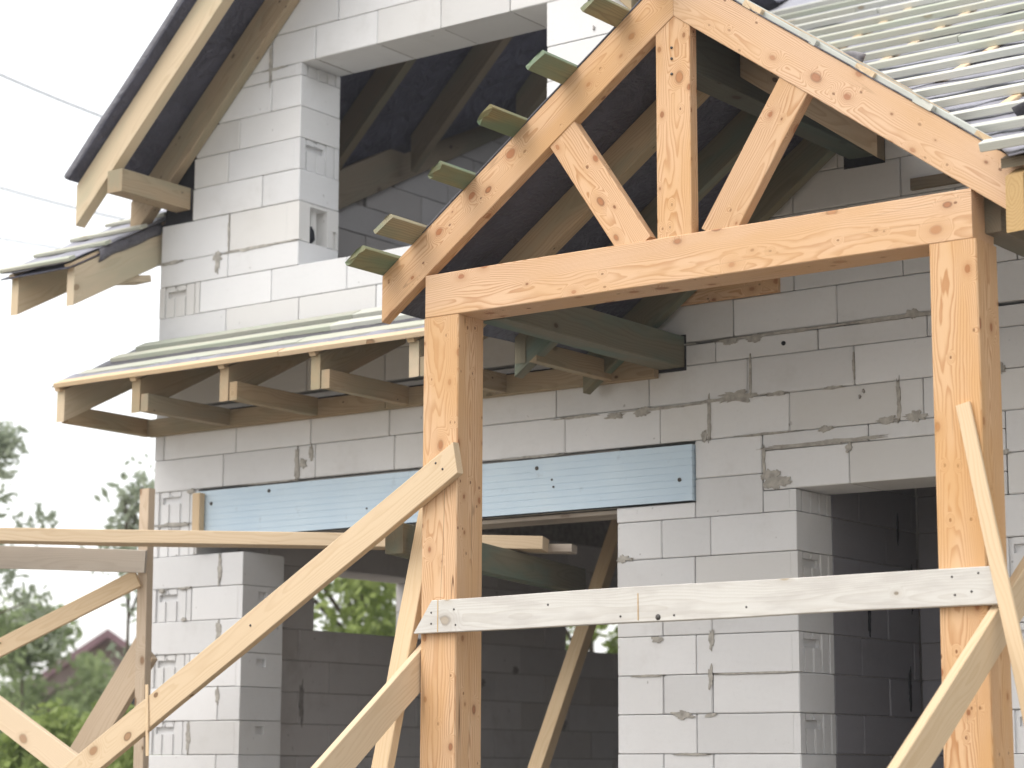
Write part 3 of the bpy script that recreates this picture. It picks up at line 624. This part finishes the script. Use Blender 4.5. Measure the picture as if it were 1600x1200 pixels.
# roof of the porch
ptop = lambda x: 3.193+2*hv_-K*abs(x-CX)
proof = sheet('porch_roof', lambda u, v: (u, PF+.07+(min(-.004, (-1.9 if u > 6.40 else 9))*0 + ((-.006 if u <= CX else max(PF+.075, (ptop(u)-.02-2.925)/.53-.69))-PF-.07))*v, ptop(u)-.15), lin(3.30, CX, 10)+lin(CX+.02, 6.40, 10), lin(0, 1, 10), MEMBD, porch, .006, .006, 4, label='porch roof with dark membrane over green treated rafters')
for y in (-1.30, -.70, -.087):
    for sgn in (-1, 1):
        if sgn == 1 and y > -1: continue
        x0 = CX+sgn*1.63; x1 = CX+sgn*.075
        if sgn == 1: x0 = CX+.75
        zc = lambda x: 3.193-K*abs(x-CX)-.125+.08/ca
        board('rafter', (x0, y, zc(x0)), (x1, y, zc(x1)), .16, .07, (sgn*K, 0, 1), TREATG if y > -1.2 else TREAT, proof, skA=K, skB=K, nseg=6)
board('ridge_beam', (4.94, PF+.07, 3.06), (4.94, -.004, 3.06), .22, .14, (0, 0, 1), RIDGE, proof)
board('wall_plate', (3.806, PF+.205, 2.075), (3.806, -.004, 2.075), .165, .158, (0, 0, 1), TREATG, proof)
board('wall_plate', (6.345, PF+.12, 2.12), (6.345, -.004, 2.12), .165, .12, (0, 0, 1), DARKW, proof)
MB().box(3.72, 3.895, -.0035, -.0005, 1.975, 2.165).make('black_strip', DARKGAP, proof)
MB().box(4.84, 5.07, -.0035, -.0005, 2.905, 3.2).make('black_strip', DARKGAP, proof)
board('wall_board', (3.84, -.014, 2.375), (4.462, -.014, 2.375), .115, .026, (0, 0, 1), LARCH2, proof)
board('wall_board', (5.215, -.014, 2.765), (5.75, -.014, 2.765), .06, .026, (0, 0, 1), DARKW, proof)
# battens over the left slope, sticking out past the barge board
for i, (xa, xb) in enumerate(((3.30, 3.40), (3.475, 3.57), (3.78, 3.86), (4.065, 4.155), (4.345, 4.435), (4.64, 4.72), (4.86, 4.94))):
    xc = (xa+xb)/2; y0 = -2.035+random.uniform(-.012, .012); y1 = -.05 if i > 1 else -.9
    board('batten', (xc, y0, ptop(xc)+.016), (xc, y1, ptop(xc)+.016), (xb-xa)/ca, .026, (1, 0, K), BATTG, proof, jag=.008, nseg=5)
x = CX+.1; i = 0
while x < 6.5:
    y1 = min(-.05, max(PF+.15, (ptop(x)-2.925)/.53-.69))
    board('batten', (x+.04, PF-.004+random.uniform(-.004, .006), ptop(x+.04)+.018), (x+.04, y1, ptop(x+.04)+.018), .1, .028, (1, 0, -K), PINE if i % 2 else BATT, proof, jag=.003, nseg=4)
    x += .262; i += 1
board('edge_strip', (CX+.02, PF+.075, ptop(CX+.02)+.014), (6.44, PF+.075, ptop(6.44)+.014), .03, .11, (K, 0, 1), BATT, proof, nseg=8, wob=.003)
for x0, x1 in ((3.55, 4.9), (5.0, 6.46)):
    sheet('membrane_edge', lambda u, v: (u, PF-.004+.2*v, ptop(u)+.004+.004*noise.noise((u*6, v, 1))), lin(x0, x1, 24), lin(0, 1, 3), MEMB, proof, .006)
# nail heads on the king post and cross plank
for x, z in ((4.94, 3.05), (4.94, 2.93), (4.94, 3.0)): tube('nail', [(x, PF-.0, z), (x, PF+.01, z)], .006, NAIL, porch, 8)
# ------------------------------------------------------------------ temporary bracing and scaffold boards
def plank(name, A, B, w_, t, wdir, mat, label, cat='plank', group=None, **k):
    return board(name, A, B, w_, t, wdir, mat, None, label=label, cat=cat, group=group, nseg=10, wob=.003, **k)
def nails(o, pts, r_=.006):
    for p_ in pts: tube('nail', [p_, tuple(Vector(p_)+Vector((0, .006, 0)))], r_, NAIL, o, 7)
# B1: long brace nailed to the front of the left post
dB = Vector((1.40-3.79, 0, -.08-1.318)); dB.normalize()
b1 = plank('brace_plank', Vector((3.792, -1.805, 1.318)), Vector((3.792, -1.805, 1.318))+dB*5.1, .142, .044, (0, 0, 1), PINE, 'long pale plank leaning down leftward from the front of the left porch post', 'brace', skA=-.35)
nails(b1, [(3.72, -1.829, 1.27), (3.68, -1.829, 1.30), (2.55, -1.829, .60)])
board('splinter', (1.865, -1.832, .33), (1.885, -1.835, -.02), .022, .006, (1, 0, 0), PINE, b1, nseg=3)
# B2: whitened plank across both posts
b2_ = plank('cross_plank', (3.60, -1.797, .603), (6.414, -1.797, .622), .148, .03, (0, 0, 1), WHITEP, 'whitish weathered plank nailed level across the front of both porch posts', 'plank', skA=.72, bow=.0)
nails(b2_, [(3.65, -1.8135, .62), (3.65, -1.8135, .57), (3.78, -1.8135, .63), (3.79, -1.8135, .56), (6.22, -1.8135, .66), (6.33, -1.8135, .67), (6.23, -1.8135, .59), (6.3, -1.8135, .6), (4.95, -1.8135, .56), (4.68, -1.8135, .565), (5.3, -1.8135, .58), (4.3, -1.8135, .63)], .005)
for x in (3.688, 4.77): MB().box(x-.0025, x+.0025, -1.8137, -1.8125, .53 if x < 4 else .545, .675 if x < 4 else .66).make('saw_mark', YELLOW, b2_)
tube('knot_hole', [(4.87, -1.8135, .555), (4.87, -1.806, .555)], .013, NAIL, b2_, 9)
# B3, B4, B6: braces in front of the posts
d3 = Vector((0, -.768, -.583)).normalized()
plank('brace_plank', Vector((3.535, -1.66, .44)), Vector((3.535, -1.66, .44))+d3*3.55, .150, .04, (0, 0, 1), PINE, 'pale brace board on the outer side of the left porch post below the whitish plank', 'brace')
d4 = Vector((0, -.326, -1.203)).normalized()
plank('brace_plank', Vector((3.455, -1.575, 1.16)), Vector((3.455, -1.575, 1.16))+d4*2.96, .10, .05, (1, 0, 0), PINE, 'steep pale stud leaning beside the left porch post behind the long brace', 'brace')
d6 = Vector((0, -1.231, -.842)).normalized(); p6 = Vector((6.378, -1.54, .612))
plank('brace_plank', p6-d6*1.2, p6+d6*4.02, .150, .04, (0, 0, 1), PINE, 'pale brace board running past the side of the right porch post', 'brace')
plank('thin_lath', (6.276, -1.79, 1.335), (6.62, -1.862, -.25), .062, .018, (1, 0, 0), PINE, 'narrow pale lath nailed slantwise to the right porch post', 'lath')
# B5: brace inside the wide opening
d5 = Vector((0, -.69, -1.19)).normalized()
plank('brace_plank', Vector((2.43, 1.80, 1.80)), Vector((2.43, 1.80, 1.80))+d5*3.3, .10, .07, (1, 0, 0), PINE, 'slanting pale prop standing inside the wide dark opening', 'brace')
# scaffold bearer and planks
plank('scaffold_bearer', (3.335, -1.70, .985), (2.68, .76, .985), .145, .09, (0, 0, 1), TREATG, 'grey green bearer timber carrying the scaffold planks into the wide opening', 'timber')
S1d = (Vector((3.10, -.17, 1.083))-Vector((.33, -1.5, 1.178)))
plank('scaffold_plank', Vector((3.10, -.15, 1.097)), Vector((3.10, -.15, 1.097))-S1d*1.35, .072, .2, (0, 0, 1), PINE, 'thick pale scaffold plank resting on the bearer before the blue foam strip', 'plank')
plank('scaffold_plank', (3.16, .03, 1.085), (2.3, -.3, 1.11), .045, .12, (0, 0, 1), PINEG, 'short dull plank end lying behind the thick scaffold plank on the bearer', 'plank')
S2a, S2b = Vector((.92, -.945, 1.06)), Vector((-.9, -1.86, 1.135))
plank('scaffold_rail', S2a, S2b, .125, .03, (0, 0, 1), PINEG, 'grey board set on edge under the thick scaffold plank', 'plank')
plank('scaffold_post', (.905, -.9, GZ-.03), (.868, -.9, 1.475), .075, .05, (1, 0, 0), TAN, 'thin upright scaffold post in front of the left house corner', 'post')
plank('brace_plank', (.86, -.945, .97), (-.75, -1.7, .12), .10, .03, (0, 0, 1), PINE, 'pale diagonal board tied to the scaffold post under the grey rail', 'brace')
plank('brace_plank', (.86, -.86, .58), (-1.0, -.86, -1.68), .19, .04, (0, 0, 1), TAN, 'wide tan diagonal board rising to the middle of the scaffold post', 'brace')
plank('brace_plank', (-.62, -1.45, .70), (4.1, -1.45, -1.66), .15, .035, (0, 0, 1), PINE, 'pale board slanting down to the right across the scaffold foot', 'brace')
plank('stake', (.441, -.05, 1.24), (.441, -.05, 1.565), .062, .05, (1, 0, 0), PINE, 'short upright stake in front of the left end of the blue foam strip', 'stake')
# ------------------------------------------------------------------ overhead cables
for i, (a, b) in enumerate((((-7.05, 4.11, 6.85), (-5.38, 5.94, 6.0)), ((-10.11, 6.69, 6.68), (-8.16, 8.82, 6.1)), ((-11.64, 7.98, 6.5), (-9.55, 10.25, 6.2)))):
    A = Vector(a); B = Vector(b); pts = [A.lerp(B, t)-Vector((0, 0, .05*4*t*(1-t))) for t in lin(0, 1, 14)]
    tube('power_cable', pts, (.010, .011, .010)[i], CABLE, None, 6, label=('thick dark overhead cable reaching the steep gable roof', 'upper of two thin pale overhead cables', 'lower of two thin pale overhead cables')[i], cat='cable')
# ------------------------------------------------------------------ trees, shrubs, neighbour
def leafmesh(name, centers, radii, n, size, mat, parent):
    C = np.array(centers); Rr = np.array(radii); idx = rng.choice(len(C), n, p=Rr**2/np.sum(Rr**2))
    d = rng.normal(size=(n, 3)); d /= np.linalg.norm(d, axis=1)[:, None]
    rr = rng.random(n)**.45
    P = C[idx]+d*(Rr[idx]*rr)[:, None]
    u = rng.normal(size=(n, 3)); u /= np.linalg.norm(u, axis=1)[:, None]
    v = np.cross(u, rng.normal(size=(n, 3))); v /= np.linalg.norm(v, axis=1)[:, None]
    s = size*rng.uniform(.6, 1.3, n)[:, None]
    Q = np.stack([P-u*s, P+v*s*.45, P+u*s, P-v*s*.45], 1).reshape(-1, 3)
    me = bpy.data.meshes.new(name); me.vertices.add(4*n); me.vertices.foreach_set('co', Q.astype(np.float32).ravel())
    me.loops.add(4*n); me.loops.foreach_set('vertex_index', np.arange(4*n, dtype=np.int32))
    me.polygons.add(n); me.polygons.foreach_set('loop_start', np.arange(0, 4*n, 4, dtype=np.int32)); me.update(calc_edges=True)
    return link(name, me, mat, parent)
def tree(name, loc, h, spread, n, size, mat, label, trunk=True, low=.25, clumps=26, cat='tree', rc=.3, group=None, tk=.018):
    x, y = loc; root = empty(name, (x, y, GZ), label, cat, group)
    cs = []; rs = []
    for i in range(clumps):
        t = rng.random()**.8; zz_ = GZ+h*(low+(1-low)*t); prof = math.sin(math.pi*min(.98, .18+.8*t))**.6
        a = rng.random()*6.283; q = spread*prof*math.sqrt(rng.random())
        cs.append((x+math.cos(a)*q, y+math.sin(a)*q, zz_)); rs.append(spread*rc*rng.uniform(.6, 1.25))
    tr = tube('trunk', [(x, y, GZ-.05), (x+.03, y, GZ+h*.3), (x-.04, y+.05, GZ+h*.62), (x, y, GZ+h*.93)], [h*tk, h*tk*.8, h*tk*.5, h*.002], BARK, root, 8)
    for c in cs[:clumps//2 if trunk else 4]:
        b = max(GZ+h*.12, c[2]-h*.16); tube('limb', [(x, y, b), ((x+c[0])/2, (y+c[1])/2, (b+c[2])/2+.05*h), c], [h*tk*.4, h*tk*.28, h*.0015], BARK, tr, 5)
    leafmesh('crown', cs, rs, n, size, mat, root)
tree('broadleaf_tree', (-5.9, 8.9), 5.2, 2.0, 9000, .085, LEAF1, 'leafy green tree seen through the side window inside the wide opening', low=.18, clumps=40)
tree('broadleaf_tree', (-4.1, 10.8), 4.4, 1.25, 9000, .075, LEAF1, 'green tree beyond the second side window by the slanting prop', low=.18, clumps=40)
tree('slender_tree', (-5.88, 5.47), 4.4, .72, 900, .06, LEAF3, 'slender sparse tree beside the left house corner behind the scaffold post', low=.4, clumps=26, rc=.36, tk=.008)
tree('leaning_tree', (-6.92, 4.33), 4.9, .85, 1700, .055, LEAF3, 'sparse tree with small leaves at the far end of the scaffold plank', low=.6, clumps=22, rc=.3, tk=.009)
tree('dark_tree', (-12.5, 10.0), 3.4, 1.35, 7000, .085, LEAF2, 'dense green tree behind the shrubs, left of the plum roofed house', low=.1, clumps=40)
tree('dark_tree', (-13.4, 11.8), 3.1, .55, 2200, .075, LEAF2, 'narrow dark tree in front of the plum roofed house', low=.1, clumps=30)
for i, (x, y, h, s, lb) in enumerate(((-5.9, 3.9, 1.9, .8, 'bright green shrub under the pale diagonal scaffold board'), (-5.8, 4.9, 2.1, .85, 'bright green shrub behind the wide tan scaffold brace'),
                                      (-5.3, 5.6, 1.95, .8, 'bright green shrub beside the lower scaffold post'), (-7.2, 4.2, 2.3, .9, 'taller green shrub behind the bright shrub row'))):
    tree('shrub', (x, y), h, s, 5200, .055, LEAF1 if i < 3 else LEAF2, lb, trunk=False, low=.05, clumps=26, cat='shrub', group='shrubs beyond the scaffold')
nb_ = empty('neighbour_house', (-18.0, 16.9, GZ), 'distant house with steep plum coloured roof behind the green trees', 'house')
ang = .75
def nbp(x, y, z): return (-18.0+x*math.cos(ang)-y*math.sin(ang), 16.9+x*math.sin(ang)+y*math.cos(ang), GZ+z)
q = MB(); q.prism([nbp(-2.6, -2, 0), nbp(2.6, -2, 0), nbp(2.6, -2, 1.9), nbp(0, -2, 3.7), nbp(-2.6, -2, 1.9)], Vector(nbp(0, 6, 0))-Vector(nbp(0, 0, 0)))
q.make('wall', PLAST, nb_)
for s_ in (-1, 1):
    q = MB(); q.prism([nbp(0, -2.5, 3.78), nbp(s_*3.1, -2.5, 1.62), nbp(s_*3.1, -2.5, 1.5), nbp(0, -2.5, 3.64)], Vector(nbp(0, 7, 0))-Vector(nbp(0, 0, 0))); q.make('roof', ROOFT, nb_)
q = MB(); q.prism([nbp(-.45, -2.03, 1.8), nbp(.45, -2.03, 1.8), nbp(.45, -2.03, 2.7), nbp(-.45, -2.03, 2.7)], Vector(nbp(0, .06, 0))-Vector(nbp(0, 0, 0))); q.make('window', GLASSD, nb_)
# ------------------------------------------------------------------ thin haze volume added to lift the dark tones and pale the distance
HB = MB().box(-60, 40, -30, 60, GZ-1.2, 9.0)
hz = HB.make('haze', None, kind='stuff')
hm = bpy.data.materials.new('haze'); hm.use_nodes = True; hn = hm.node_tree; hn.nodes.clear()
ho = hn.nodes.new('ShaderNodeOutputMaterial'); hv2 = hn.nodes.new('ShaderNodeVolumePrincipled')
hv2.inputs['Color'].default_value = (.96, .96, 1, 1); hv2.inputs['Density'].default_value = .0013
hn.links.new(hv2.outputs[0], ho.inputs['Volume']); hz.data.materials.append(hm)
